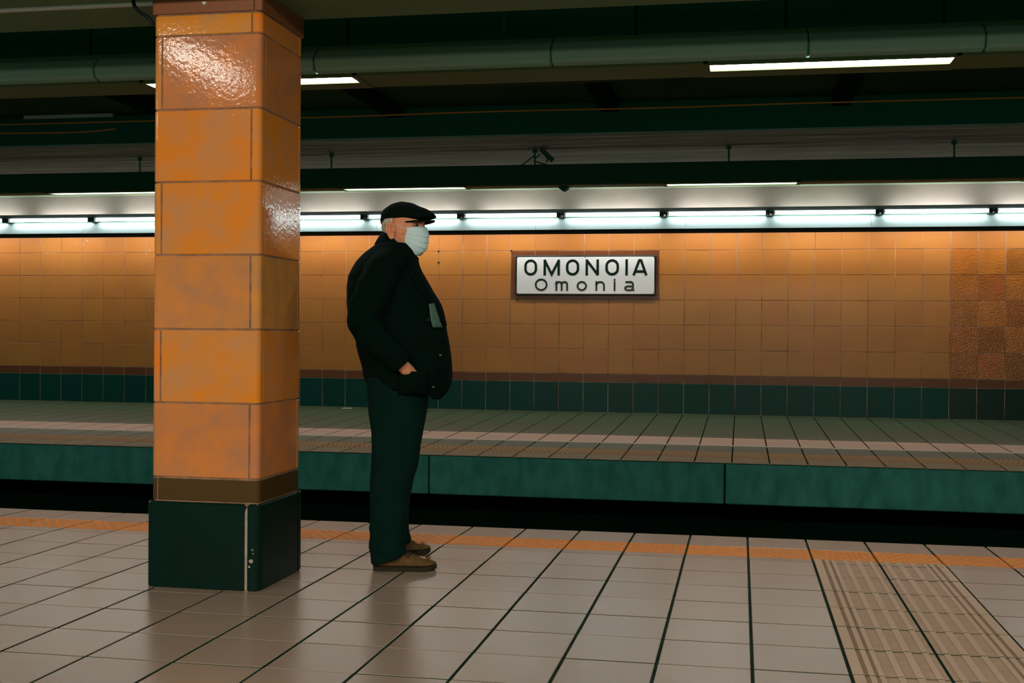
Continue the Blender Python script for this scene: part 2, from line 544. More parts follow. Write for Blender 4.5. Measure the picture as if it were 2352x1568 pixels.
# pipes along the track ceiling
def cable(name, label, pts, r, m, n=6, sm=8):
    bm = bmesh.new()
    tube(bm, spline(pts, sm), r, n)
    return tag(obj(name, bm, m, smooth=True), label, 'cable')
cable('cable', 'thin orange cable running along the dark track ceiling past the cross beams', [(-16, 8.80, 2.855), (-5, 8.80, 2.850), (-3.4, 8.80, 2.842), (-2.0, 8.80, 2.852), (-0.6, 8.80, 2.846), (0.4, 8.80, 2.852), (3, 8.8, 2.85), (8, 8.8, 2.855)], 0.007, m_orange_cable)
cable('cable', 'grey conduit pipe under the dark track ceiling, nearer than the orange cable', [(-16, 7.6, 2.83), (-4, 7.6, 2.83), (-1.5, 7.6, 2.80), (1, 7.6, 2.83), (8, 7.6, 2.83)], 0.016, m_holder)
cable('cable', 'loose cable drooping under the track ceiling left of the tiled pillar', [(-7.2, 8.7, 2.80), (-6.6, 8.7, 2.765), (-5.6, 8.7, 2.75), (-5.2, 8.7, 2.77)], 0.007, m_orange_cable)
cable('cable', 'black cable looping down beside the top of the tiled pillar', [(-2.49, 4.30, 2.46), (-2.485, 4.29, 2.42), (-2.455, 4.28, 2.385), (-2.415, 4.275, 2.36), (-2.392, 4.28, 2.33)], 0.008, m_black)
bm = bmesh.new()
box(bm, -6.20, -5.36, 8.90, 8.94, 2.918, 2.946, 0.004)
tag(obj('conduit_glint', bm, m_white), 'thin white strip standing in for the glint on a conduit under the dark track ceiling left of the pillar', 'strip')  # white strip paints the trough light caught on a conduit

# ------------------------------------------------------------------ suspended light troughs
prof_top = lambda p: max(z for y, z in p)
def trough(label, prof, under, joints, lights, zu, yl0, yl1, m_body, rods, rod_top, rod_y, xa, xb, edge, lamp):
    t = thing('light_trough', label, 'light', (0, 0, 0))
    js = [xa] + joints + [xb]
    for a, b in zip(js, js[1:]):
        bm = bmesh.new()
        prism(bm, prof, a + 0.0018, b - 0.0018, 'x')
        o = obj('housing', bm, m_body, t, smooth=False)
        bv = o.modifiers.new('bevel', 'BEVEL'); bv.width = edge; bv.segments = 3; bv.angle_limit = 0.3; bv.limit_method = 'ANGLE'
        o.data.shade_smooth()
        sm = o.modifiers.new('wn', 'WEIGHTED_NORMAL')
    cb = bmesh.new()
    cy = sum(p[0] for p in prof) / len(prof); cz = sum(p[1] for p in prof) / len(prof)
    ins = []
    for p in prof:
        v = Vector((p[0] - cy, p[1] - cz))
        v *= max(0.2, 1 - 0.009 / v.length)
        ins.append((cy + v.x, max(cz + v.y, zu + .0145)))
    prism(cb, ins, xa + .01, xb - .01, 'x')
    obj('leak_blocker', cb, m_dark, t)  # inner core added to stop diffuser glow leaking through the housing joints
    y0, y1 = under
    xs = sorted(lights)
    # underside boards between the diffusers
    cuts = [xa] + [v for l in xs for v in l] + [xb]
    for a, b in zip(cuts[0::2], cuts[1::2]):
        put('underside_board', boxmesh('underside_board', a + .004, b - .004, y0, y1, zu - .004, zu + .012, m_under, .002), t)
    for a, b in xs:
        f = bmesh.new()
        for q in ((a - .03, a, y0, y1), (b, b + .03, y0, y1), (a, b, yl1, y1), (a, b, y0, yl0)):
            box(f, q[0], q[1], q[2], q[3], zu - .008, zu + .012)
        fo = obj('lamp_frame', f, m_under, t)
        d = bmesh.new()
        box(d, a, b, yl0, yl1, zu - 0.001, zu + .01)
        obj('diffuser', d, lamp, fo)
    for x in rods:
        bm = bmesh.new()
        tube(bm, [(x, rod_y, prof_top(prof) - .01), (x, rod_y, rod_top)], 0.008, 6)
        tube(bm, [(x, rod_y, rod_top - .03), (x, rod_y, rod_top)], 0.022, 6)
        obj('hanging_rod', bm, m_dark, t)
    return t
prof_top = lambda p: max(z for y, z in p)
P1 = [(5.73, 2.388), (5.455, 2.388), (5.415, 2.400), (5.400, 2.452), (5.44, 2.50), (5.52, 2.545), (5.60, 2.56), (5.73, 2.56)]
trough('suspended fluorescent light trough with rounded grey front over the near platform edge', P1, (5.46, 5.73),
       [-5.7, -4.53, -3.3615, -2.145, -0.926, 0.2996, 1.09, 2.3], [(-6.06, -4.93), (-3.10, -1.965), (-0.16, 0.965), (2.79, 3.92)], 2.378, 5.475, 5.60, m_trough,
       [-4.2, -1.2, 1.8], 2.95, 5.6, -12, 7, 0.012, e_panel)
P2 = [(9.87, 2.384), (9.71, 2.384), (9.70, 2.40), (9.70, 2.552), (9.71, 2.56), (9.87, 2.56)]
t2 = trough('suspended dark light trough on thin rods over the far platform edge', P2, (9.70, 9.87),
       [-8.2, -5.2, -2.3, 0.7, 1.6, 3.6], [(-9.45, -8.34), (-6.50, -5.38), (-3.56, -2.44), (-0.64, 0.455), (2.30, 3.4)], 2.378, 9.725, 9.84, m_trough2,
       [-9.4, -7.5, -5.6, -3.70, -1.81, -0.116, 1.73, 3.6], 2.705, 9.79, -13, 8, 0.004, e_panel_far)
bm = bmesh.new()
for q in ((-1.93, -1.81, 2.565, 2.655), (-1.69, -1.81, 2.565, 2.60), (-1.81, -1.76, 2.62, 2.665)):
    tube(bm, [(q[0], 9.79, q[2]), (q[1], 9.79, q[3])], 0.006, 6)
obj('brace', bm, m_dark, t2)
# small floodlight on top of the far trough
fl = thing('floodlight', 'small floodlight standing on top of the far light trough beside a hanging rod', 'light', (-1.70, 9.80, 2.635), 0)
bm = bmesh.new()
box(bm, -.075, .075, -.03, .03, -.022, .022, .006)
obj('lamp_body', bm, m_dark, fl, (0.0, 0, .02), (0, .75, 0))
for dz in (0.012, -0.006):
    bm = bmesh.new()
    box(bm, -.06, .05, -.034, -.028, dz - .003, dz + .003)
    obj('reflector_rim', bm, m_steel, fl, (0, 0, .02), (0, .75, 0))
bm = bmesh.new()
tube(bm, [(0, 0, -.045), (0, 0, .02)], .006, 6)
obj('bracket', bm, m_dark, fl)
# small ceiling loudspeaker with V shaped bracket under the trough
sp = thing('loudspeaker', 'small dark loudspeaker with pale V bracket hanging under the far light trough', 'speaker', (-1.545, 9.80, 2.372))
bm = bmesh.new()
prism(bm, [(-.045, 0), (.045, 0), (.030, -.022), (0.0, -.042), (-.030, -.022)], -.04, .04, 'y')
obj('horn', bm, m_dark, sp)
bm = bmesh.new()
tube(bm, [(-.052, -.045, .004), (-.035, -.045, -.018), (0, -.045, -.044), (.035, -.045, -.018), (.052, -.045, .004)], .0035, 6)
obj('bracket', bm, m_steel, sp)

# ------------------------------------------------------------------ lit cornice on the far wall
cn = thing('cornice_light', 'long white cornice with a row of bare fluorescent tubes along the far tiled wall', 'light', (0, 0, 0))
tray_s = [-13.0, -10.0, -8.2, -6.29, -4.337, -2.387, -0.637, 1.423, 3.4, 5.6]
for a, b in zip(tray_s, tray_s[1:]):
    bm = bmesh.new()
    prism(bm, [(12.985, 2.292), (12.98, 2.298), (13.02, 2.395), (13.045, 2.40), (13.06, 2.44), (13.42, 2.44), (13.42, 2.432), (13.075, 2.432), (13.06, 2.41), (13.05, 2.392), (13.032, 2.385), (12.997, 2.298)], a + .002, b - .002, 'x')
    obj('tray', bm, m_tray, cn)
    bm = bmesh.new()
    box(bm, a, b, 12.983, 12.995, 2.246, 2.2945)
    obj('bottom_lip', bm, m_lip, cn)
bm = bmesh.new()
box(bm, -13, 6, 13.06, 13.496, 2.4405, 2.447)
obj('top_board', bm, m_dark, cn)
bm = bmesh.new()
prism(bm, [(12.955, 2.490), (13.10, 2.490), (13.14, 2.50), (13.14, 2.532), (12.98, 2.538), (12.955, 2.528)], -13, 6, 'x')
obj('batten', bm, mat('batten_grey', srgb(120, 124, 128), 0.5), cn)
hx = [-0.88 + 1.197 * i for i in range(-10, 6)]
for i, x in enumerate(hx):
    bm = bmesh.new()
    for dx in (-.045, -.02, .03):
        box(bm, x + dx - .009, x + dx + .009, 12.94, 13.08, 2.437, 2.492, .003)
    box(bm, x - .05, x + .055, 12.955, 12.98, 2.460, 2.476)
    obj('lampholder', bm, m_holder, cn)
    if i < len(hx) - 1:
        bm = bmesh.new()
        tube(bm, [(x + .055, 12.967, 2.467), (hx[i + 1] - .05, 12.967, 2.467)], 0.019, 10)
        obj('tube', bm, e_tube, cn)

# ------------------------------------------------------------------ station sign
sg = thing('station_sign', 'white enamel station sign reading OMONOIA on the far tiled wall', 'sign', (-1.862, YW, 1.79))
SW, SH = 1.717, 0.486
bm = bmesh.new()
box(bm, -SW / 2, SW / 2, -.030, -.002, -SH / 2, SH / 2, .008, 2)
obj('border_plate', bm, m_signb, sg)
bm = bmesh.new()
a, b, c = SW / 2 - .021, SH / 2 - .020, .017
prism(bm, [(-a + c, -b), (a - c, -b), (a - c, -b + .004), (a, -b + c), (a, b - c), (a - c, b), (-a + c, b), (-a, b - c), (-a, -b + c)], -.034, -.028, 'y')
obj('face_plate', bm, m_signw, sg)
for x in (-a, 0, a):
    for z in (-b, b):
        bm = bmesh.new()
        tube(bm, [(x, -.033, z), (x, -.041, z)], [.008, .005], 8)
        obj('screw', bm, m_steel, sg)
def ribbon(bm, pts, wd, closed=False, y0=-.0342, y1=-.0368):
    P = [Vector(p) for p in pts]
    n = len(P)
    L, R = [], []
    for i in range(n):
        pa = P[(i - 1) % n] if (closed or i > 0) else None
        pb = P[(i + 1) % n] if (closed or i < n - 1) else None
        d0 = (P[i] - pa).normalized() if pa is not None else None
        d1 = (pb - P[i]).normalized() if pb is not None else None
        if d0 is None: d0 = d1
        if d1 is None: d1 = d0
        n0 = Vector((-d0.y, d0.x)); n1 = Vector((-d1.y, d1.x))
        nn = (n0 + n1)
        nn = nn.normalized() if nn.length > 1e-6 else n0
        k = min(1 / max(nn.dot(n0), 0.35), 2.2)
        L.append(P[i] + nn * wd / 2 * k); R.append(P[i] - nn * wd / 2 * k)
    V = [[bm.verts.new((q.x, y, q.y)) for q in S] for S, y in ((L, y1), (R, y1), (L, y0), (R, y0))]
    m = n if closed else n - 1
    for i in range(m):
        j = (i + 1) % n
        bm.faces.new((V[0][i], V[0][j], V[1][j], V[1][i]))
        bm.faces.new((V[2][i], V[0][i], V[0][j], V[2][j]))
        bm.faces.new((V[1][i], V[3][i], V[3][j], V[1][j]))
    if not closed:
        for i in (0, n - 1):
            bm.faces.new((V[0][i], V[1][i], V[3][i], V[2][i]))
    bmesh.ops.recalc_face_normals(bm, faces=bm.faces[:])
UX = lambda x: (x - 265) / 1885 * SW - SW / 2
UZ = lambda y: (815 - y) / 550 * SH - SH / 2
def uv(*pts):
    return [(UX(x), UZ(y)) for x, y in pts]
def stadium(x0, x1, y0, y1, n=10):
    """a tall rounded O: half circles above and below straight sides"""
    r = (x1 - x0) / 2; cx = (x0 + x1) / 2
    pts = [(cx + r * math.cos(PI + PI * k / n), y0 + r + r * math.sin(PI + PI * k / n)) for k in range(n + 1)]
    pts += [(cx + r * math.cos(PI * k / n), y1 - r + r * math.sin(PI * k / n)) for k in range(n + 1)]
    return uv(*pts)
def arc(cx, cy, rx, ry, a0, a1, n=10):
    return [(cx + rx * math.cos(math.radians(a0 + (a1 - a0) * k / n)), cy + ry * math.sin(math.radians(a0 + (a1 - a0) * k / n))) for k in range(n + 1)]
W1, W2 = 0.0295, 0.0220
def letter(strokes):
    bm = bmesh.new()
    for i, (pts, wd, cl) in enumerate(strokes):
        ribbon(bm, pts, wd, cl, y1=-.0368 - i * .0002)
    obj('letter', bm, m_signb, sg)
T0, B0 = 323, 540
for x0, x1 in ((390, 562), (955, 1130), (1482, 1660)):
    letter([(stadium(x0 + 15, x1 - 15, T0 + 14, B0 - 14), W1, True)])
letter([(uv((667, B0), (667, T0)), W1, 0), (uv((855, B0), (855, T0)), W1, 0), (uv((664, T0 + 8), (761, B0 - 14), (858, T0 + 8)), W1, 0)])
letter([(uv((1233, B0), (1233, T0)), W1, 0), (uv((1378, B0), (1378, T0)), W1, 0), (uv((1230, T0 + 8), (1381, B0 - 8)), W1, 0)])
letter([(uv((1762, B0), (1762, T0)), W1, 0)])
letter([(uv((1855, B0), (1932, T0 + 4)), W1, 0), (uv((1948, T0 + 4), (2022, B0)), W1, 0), (uv((1880, 487), (1998, 487)), W1 * .95, 0), (uv((1922, T0 + 12), (1956, T0 + 12)), W1 * .8, 0)])
letter([(uv(*arc(620, 669, 74, 73, 0, 345, 23)), W2, True)])
letter([(uv((826, 752), (826, 620)), W2, 0), (uv((826, 660), *arc(862, 660, 36, 29, 180, 360), (898, 752)), W2, 0), (uv((898, 660), *arc(934, 660, 37, 29, 180, 360), (971, 752)), W2, 0)])
letter([(uv(*arc(1168, 686, 57, 56, 0, 345, 23)), W2, True)])
letter([(uv((1363, 752), (1363, 620)), W2, 0), (uv((1363, 672), *arc(1414, 676, 51, 45, 180, 360), (1465, 752)), W2, 0)])
letter([(uv((1605, 752), (1605, 626)), W2, 0), (uv((1594, 602), (1617, 602)), W2 * 1.05, 0)])
letter([(uv((1748, 632), (1815, 632), *arc(1815, 662, 33, 30, -90, 0), (1848, 735), (1862, 750)), W2, 0),
        (uv((1848, 690), (1790, 690), *arc(1786, 716, 42, 26, -90, -270), (1820, 742), (1848, 722)), W2, 0)])

# paper scrap on the far platform
bm = bmesh.new()
prism(bm, [(-.055, -.03), (.06, -.025), (.05, .03), (-.06, .02)], 0.0, 0.004, 'z')
tag(obj('paper_scrap', bm, m_white, None, (-4.80, 13.30, fz(13.30) + .001), (.02, 0, .1)), 'small white scrap of paper lying on the far platform by the wall', 'paper')

# ------------------------------------------------------------------ tiled pillar
PX0, PX1, PY0, PY1 = -2.383, -1.913, 4.267, 4.700
pl = thing('tiled_pillar', 'square pillar of glazed orange tiles on a dark green base', 'pillar', (0, 0, 0))
G = 0.0035
bm = bmesh.new()
box(bm, PX0 + G, PX1 - G, PY0 + G, PY1 - G, 0.02, 2.43, .020, 3)
obj('core', bm, m_pgrout, pl)
def corner_arc(cx, cy, r, a0, n=4):
    return [(cx + r * math.cos(math.radians(a0 + 90 * k / n)), cy + r * math.sin(math.radians(a0 + 90 * k / n))) for k in range(n + 1)]
R, TH = 0.022, 0.02
def ring_tiles(z0, z1, swap, x0=PX0, x1=PX1, y0=PY0, y1=PY1, m=None, r=R, th=TH, nar=0.036, gap=0.008, name='tile', bev=0.002):
    """four tiles round the shaft; each wraps one rounded corner so the vertical joints swap sides row by row"""
    Q = [(x0, y0, 180), (x1, y0, 270), (x1, y1, 0), (x0, y1, 90)]
    lx, ly = x1 - x0, y1 - y0
    for i in range(4):
        # side i runs from corner i to corner i+1
        ca, cb = Vector(Q[i][:2]), Vector(Q[(i + 1) % 4][:2])
        d = (cb - ca).normalized(); nrm = Vector((d.y, -d.x))
        L = (cb - ca).length
        pts = []
        dn = Vector((-nrm.x, -nrm.y))
        nxt = Vector((-(-nrm.y), 0)) if False else None
        d2 = Vector((-d.y, d.x))   # direction of the next side (turning left, counter-clockwise outline)
        if not swap:
            # flat from nar to the far corner, then wraps nar round it
            def P(u, v):
                return tuple(ca + d * u + dn * v)
            out = [P(nar + gap, 0), P(L - r, 0)]
            for k in range(1, 4):
                a = math.radians(90 * k / 4)
                out.append(P(L - r + r * math.sin(a), r - r * math.cos(a)))
            out += [P(L, r), P(L, nar), P(L - th, nar), P(L - th, th), P(nar + gap, th)]
        else:
            def P(u, v):
                return tuple(ca + d * u + dn * v)
            out = [P(0, nar), P(0, r)]
            for k in range(1, 4):
                a = math.radians(90 * k / 4)
                out.append(P(r - r * math.cos(a), r - r * math.sin(a)))
            out += [P(r, 0), P(L - nar - gap, 0), P(L - nar - gap, th), P(th, th), P(th, nar)]
        b = bmesh.new()
        fs = prism(b, out, z0, z1, 'z', bev)
        obj(name, b, m or m_pillar, pl)
RZ = [2.361, 2.275, 1.974, 1.679, 1.381, 1.078, 0.777, 0.471]
for i in range(7):
    ring_tiles(RZ[i + 1] + .0035, RZ[i] - .0035, swap=(i % 2 == 0), m=m_pillar_tan if i in (1, 4, 6) else m_pillar)
ring_tiles(0.378, 0.466, False, m=m_pbrown, nar=0.024, name='band_tile')
# brown cap
e = 0.006
ring_tiles(2.364, 2.447, True, PX0 - e, PX1 + e, PY0 - e, PY1 + e, m=m_cap_brown, nar=0.03, r=.012, th=.025, name='cap_tile')
# base plinth slabs
bx0, bx1, by0, by1 = -2.398, -1.903, 4.252, 4.714
ring_tiles(0.020, 0.372, True, bx0, bx1, by0, by1, m=m_pbase, nar=0.050, gap=0.013, r=.030, th=.032, name='base_slab', bev=.006)
bm = bmesh.new()
box(bm, bx0 + .006, bx1 - .006, by0 + .004, by1 - .006, .0, .362, .030, 3)
obj('mortar', bm, m_chip, pl)
bm = bmesh.new()
box(bm, bx0 + .01, bx1 - .01, by0 + .01, by1 - .01, .362, .372)
obj('mortar', bm, m_pgrout, pl)
# chipped spots
for x, z, s in ((-1.935, 0.145, .010), (-1.945, .12, .006), (-1.93, .19, .004), (-1.928, .175, .003)):
    bm = bmesh.new()
    P = [(x + s * math.cos(a) * random.uniform(.6, 1.2), z + s * math.sin(a) * random.uniform(.6, 1.2)) for a in [2 * PI * k / 6 for k in range(6)]]
    prism(bm, P, by0 - .0008, by0 + .01, 'y')
    obj('chip', bm, m_chip, pl)
bm = bmesh.new()
prism(bm, [(-2.17, 2.405), (-2.158, 2.409), (-2.148, 2.406), (-2.157, 2.394)], PY0 - e - .001, PY0, 'y')
obj('chip', bm, m_white, pl)

# ------------------------------------------------------------------ person
from mathutils import noise as mnoise
m_skin = mat('skin', srgb(232, 158, 116), 0.5, 0.35, noise=(45, 0.6, 4), dark=srgb(204, 116, 82), bump=(150, 0.25, 0.002))
m_coat = mat('black_cloth', srgb(3, 22, 17), 0.92, 0.06, noise=(12, 0.5, 5), dark=srgb(1, 13, 10), bump=(400, 0.15, 0.001))
m_trous = mat('dark_green_cloth', srgb(5, 35, 29), 0.92, 0.08, noise=(8, 0.5, 5), dark=srgb(2, 25, 20), bump=(400, 0.15, 0.001))
m_cap = mat('black_wool', srgb(3, 20, 15), 0.95, 0.1, bump=(300, 0.3, 0.001))
m_shirt = mat('teal_shirt', srgb(10, 44, 46), 0.85, 0.15)
m_grey = mat('grey_speckled_knit', srgb(104, 132, 118), 0.95, 0.1, noise=(260, 0.9, 2), dark=srgb(40, 74, 62))
m_mask = mat('pale_blue_mask', srgb(214, 240, 244), 0.8, 0.2, bump=(300, 0.1, 0.0006))
m_strap = mat('white_elastic', srgb(226, 220, 208), 0.8, 0.2)
m_hair = mat('grey_white_hair', srgb(206, 198, 180), 0.85, 0.2, noise=(90, 0.6, 3), dark=srgb(150, 138, 118), stretch=(1, 1, .3))
m_brow = mat('dark_brow', srgb(72, 56, 40), 0.9, 0.1)
m_eye = mat('eye_white', srgb(110, 96, 84), 0.25, 0.5)
m_iris = mat('iris_dark', srgb(36, 26, 18), 0.2, 0.5)
m_leather = mat('brown_suede', srgb(112, 82, 46), 0.8, 0.2, noise=(30, 0.7, 5), dark=srgb(70, 54, 32))
m_sole = mat('dark_sole', srgb(44, 40, 26), 0.8, 0.2)

ANG = math.radians(14)
person = thing('person', 'old man in flat cap, pale face mask, black coat and dark trousers standing by pillar', 'person', (-1.51, 5.0, nz(5.0)), ANG)
GZ = lambda lat: 0.0

def loft(bm, rings, close0=True, close1=True, closed=True):
    V = [[bm.verts.new(p) for p in r] for r in rings]
    n = len(V[0])
    for a, b in zip(V, V[1:]):
        for k in range(n if closed else n - 1):
            bm.faces.new((a[k], a[(k + 1) % n], b[(k + 1) % n], b[k]))
    if closed and close0: bm.faces.new(list(reversed(V[0])))
    if closed and close1: bm.faces.new(V[-1])
    bmesh.ops.recalc_face_normals(bm, faces=bm.faces[:])
    return V
def sup(a, n):
    c = math.cos(a)
    return math.copysign(abs(c) ** (2 / n), c)
def wob(p, f, amp):
    return mnoise.noise(Vector(p) * f) * amp

# head frame: hx forward, hy to his left, turned towards the near side
PSI = math.radians(-27)
HC = Vector((-0.02, 0, 0))
def H(hx, hy, z):
    return (HC.x + hx * math.cos(PSI) - hy * math.sin(PSI), HC.y + hx * math.sin(PSI) + hy * math.cos(PSI), z)

# ---- body: one continuous surface grown from a skeleton, merged with the head
verts, edges, rad = [], [], []
def V_(p, r, par=None):
    verts.append(p); rad.append(r)
    if par is not None:
        edges.append((par, len(verts) - 1))
    return len(verts) - 1
pel = V_((-0.04, 0, 0.92), 0.135)
sp1 = V_((-0.03, 0, 1.06), 0.135, pel)
sp2 = V_((-0.05, 0, 1.22), 0.135, sp1)
sp3 = V_((-0.07, 0, 1.34), 0.11, sp2)
nk = V_((-0.055, 0, 1.42), 0.058, sp3)
nk2 = V_((-0.03, 0, 1.50), 0.055, nk)
def arm(sgn):
    sh = V_((-0.07, .15 * sgn, 1.345), 0.058, sp3)
    el = V_((-0.17, .245 * sgn, 1.11), 0.042, sh)
    fo = V_((-0.10, .255 * sgn, 1.00), 0.036, el)
    wr = V_((-0.030, .262 * sgn, .930), 0.027, fo)
    pm = V_((-0.002, .250 * sgn, .900), 0.030, wr)
    kn = V_((0.030, .230 * sgn, .868), 0.026, pm)
    for i, (ds, dl, L) in enumerate(((.026, 0, .030), (.010, 0.004, .034), (-.006, .002, .032), (-.022, -.003, .024))):
        a = V_((0.046 + ds, (.215 + dl) * sgn, .850 + ds * .6), 0.0095, kn)
        b = V_((0.062 + ds, (.200 + dl) * sgn, .846 - L * .8 + ds * .6), 0.0088, a)
        V_((0.060 + ds, (.182 + dl) * sgn, .838 - L * .8 + ds * .6), 0.0078, b)
    t1 = V_((0.040, .214 * sgn, .884), 0.012, pm)
    t2 = V_((0.066, .196 * sgn, .868), 0.0105, t1)
    V_((0.082, .184 * sgn, .850), 0.009, t2)
arm(-1); arm(1)
def leg(sgn, foot_s, foot_l):
    hp = V_((-0.04, .085 * sgn, .86), 0.095, pel)
    kn = V_((-0.055, .5 * (.085 * sgn + foot_l), .47), 0.056, hp)
    an = V_((foot_s - .075, foot_l, .09), 0.036, kn)
    he = V_((foot_s - .06, foot_l, .045), 0.030, an)
    V_((foot_s + .08, foot_l, .035), 0.024, he)
leg(-1, 0.0, -.195); leg(1, -.035, .165)
# every bone becomes a closed tapered capsule; the voxel remesh below unites them all with the head into one skin
bm = bmesh.new()
for p, r in zip(verts, rad):
    bmesh.ops.create_icosphere(bm, subdivisions=3 if r > .03 else 2, radius=r, matrix=Matrix.Translation(p))
for i, j in edges:
    b2 = bmesh.new()
    tube(b2, [verts[i], verts[j]], [rad[i], rad[j]], 20)
    t_ = bpy.data.meshes.new('bone'); b2.to_mesh(t_); b2.free()
    bm.from_mesh(t_)
    bpy.data.meshes.remove(t_)
# head surface: rings by height, sculpted with the features
HT = [(1.405, -.015, .040, .026), (1.418, -.035, .064, .038), (1.435, -.050, .080, .048), (1.46, -.068, .0905, .060), (1.485, -.083, .0905, .068), (1.51, -.094, .0895, .074),
      (1.535, -.100, .088, .077), (1.56, -.103, .094, .078), (1.585, -.102, .094, .077), (1.61, -.096, .084, .071), (1.63, -.080, .063, .058), (1.643, -.055, .035, .038), (1.648, -.03, .005, .015)]
gau = lambda x, c, w: math.exp(-((x - c) / w) ** 2)
def head_pt(th, z, off=0.0):
    b_, f_, w_ = interp(HT, z)
    c = (b_ + f_) / 2; a = (f_ - b_) / 2
    hx = c + a * sup(th, 2.15); hy = w_ * math.copysign(abs(math.sin(th)) ** (2 / 2.15), math.sin(th))
    front = max(0.0, math.cos(th))
    ay = abs(hy)
    d = 0.0
    if front > 0:
        d -= .012 * gau(ay, .032, .016) * gau(z, 1.548, .012)
        d += .005 * gau(ay, .030, .022) * gau(z, 1.566, .008)
        d += .006 * gau(ay, .050, .018) * gau(z, 1.520, .014)
        d += (.006 * gau(z, 1.553, .012) + .021 * gau(z, 1.508, .013) + .014 * gau(z, 1.530, .012)) * gau(hy, 0, .011)
        d += .004 * gau(ay, .014, .007) * gau(z, 1.503, .008)
        d += .004 * gau(ay, 0, .022) * gau(z, 1.474, .014) - .003 * gau(z, 1.470, .003) * gau(ay, 0, .022)
        d += .006 * gau(ay, 0, .020) * gau(z, 1.432, .012)
    d -= .004 * gau(ay, .066, .02) * gau(z, 1.495, .015) * (1 if hx > .0 else 0)
    r = Vector((hx - c, hy, 0)).normalized()
    return Vector((hx + (d if front else 0) * 1.0 + r.x * off, hy + r.y * off + (d * .15 * r.y), z))
hb = bmesh.new()
rings = []
for i in range(60):
    z = 1.405 + (1.648 - 1.405) * i / 59
    rings.append([H(*head_pt(2 * PI * k / 64, z)) for k in range(64)])
loft(hb, rings)
def ear(sgn):
    def E(x, y, z):      # ear plane leans back and out from the head
        return H(-.022 + x - .12 * (z - 1.518), sgn * (.0765 + y + max(0, -x) * .45), z)
    rim = []
    for k in range(19):
        a = math.radians(-100 + 290 * k / 18)
        wx = .019 if math.sin(a) > -.2 else .014
        rim.append(E(-wx * math.cos(a) * -1 if False else -.002 + wx * math.cos(a + PI) * 1.0, .006, 1.519 + .036 * math.sin(a)))
    tube(hb, rim, [.0052 + .0018 * math.sin(PI * k / 18) for k in range(19)], 8)
    tube(hb, [E(.006, .004, 1.499), E(.002, .006, 1.488), E(-.006, .006, 1.481)], [.006, .0078, .0062], 8)
    tube(hb, [E(.010, .003, 1.520), E(.011, .006, 1.513), E(.008, .005, 1.504)], .0048, 8)
    tube(hb, [E(-.002, .005, 1.541), E(-.009, .006, 1.526), E(-.006, .006, 1.508), E(.004, .005, 1.498)], .0042, 8)
    o = [E(-.003 + .017 * math.cos(2 * PI * k / 16), -.004, 1.519 + .034 * math.sin(2 * PI * k / 16)) for k in range(16)]
    o2 = [E(-.003 + .016 * math.cos(2 * PI * k / 16), -.001, 1.519 + .033 * math.sin(2 * PI * k / 16)) for k in range(16)]
    loft(hb, [o, o2])
ear(-1); ear(1)
hme = bpy.data.meshes.new('tmp'); hb.to_mesh(hme); hb.free()
bm.from_mesh(hme)
bpy.data.meshes.remove(hme)
body = obj('body', bm, m_skin, person, smooth=True)
rm = body.modifiers.new('remesh', 'REMESH')
rm.mode = 'VOXEL'; rm.voxel_size = 0.0034; rm.use_smooth_shade = True
sm = body.modifiers.new('smooth', 'SMOOTH'); sm.factor = 0.5; sm.iterations = 2
bpy.context.view_layer.update()
bm = bmesh.new()
bm.from_mesh(body.evaluated_get(bpy.context.evaluated_depsgraph_get()).data)
body.modifiers.clear()
seen, best = set(), []
for v in bm.verts:                                  # keep the one outer skin, drop sealed pockets inside it
    if v in seen:
        continue
    st, comp = [v], []
    seen.add(v)
    while st:
        q = st.pop(); comp.append(q)
        for e in q.link_edges:
            o_ = e.other_vert(q)
            if o_ not in seen:
                seen.add(o_); st.append(o_)
    if len(comp) > len(best):
        best = comp
keep = set(best)
bmesh.ops.delete(bm, geom=[v for v in bm.verts if v not in keep], context='VERTS')
old = body.data
bm.to_mesh(old)
bm.free()
old.shade_smooth()

# ---- eyes, brows, hair
for sgn in (-1, 1):
    bm = bmesh.new()
    bmesh.ops.create_uvsphere(bm, u_segments=16, v_segments=10, radius=0.0108)
    e_ = obj('eye', bm, m_eye, body, H(.0715, sgn * .031, 1.547), smooth=True)
    bm = bmesh.new()
    bmesh.ops.create_uvsphere(bm, u_segments=12, v_segments=8, radius=0.0066)
    obj('iris', bm, m_iris, e_, (.0078 * math.cos(PSI), .0078 * math.sin(PSI), 0), smooth=True)
    bm = bmesh.new()
    tube(bm, [H(*head_pt(math.asin(min(.9, v / .09)) * sgn, 1.563 - 14 * (v - .03) ** 2, .002)) for v in (.016, .023, .030, .037, .042)], [.003, .0048, .005, .004, .002], 6)
    obj('eyebrow', bm, m_brow, body, smooth=True)
bm = bmesh.new()
rows = []
for i in range(10):
    z = 1.478 + .098 * i / 9
    th0 = math.radians(122 if z < 1.552 else 96)
    rows.append([H(*head_pt(th0 + (2 * PI - 2 * th0) * k / 40, z, .0045 + .0025 * math.sin(k * 2.1 + i))) for k in range(41)])
loft(bm, rows, closed=False)
hr = obj('hair', bm, m_hair, person, smooth=True)
hs_ = hr.modifiers.new('solid', 'SOLIDIFY'); hs_.thickness = 0.004; hs_.offset = -1

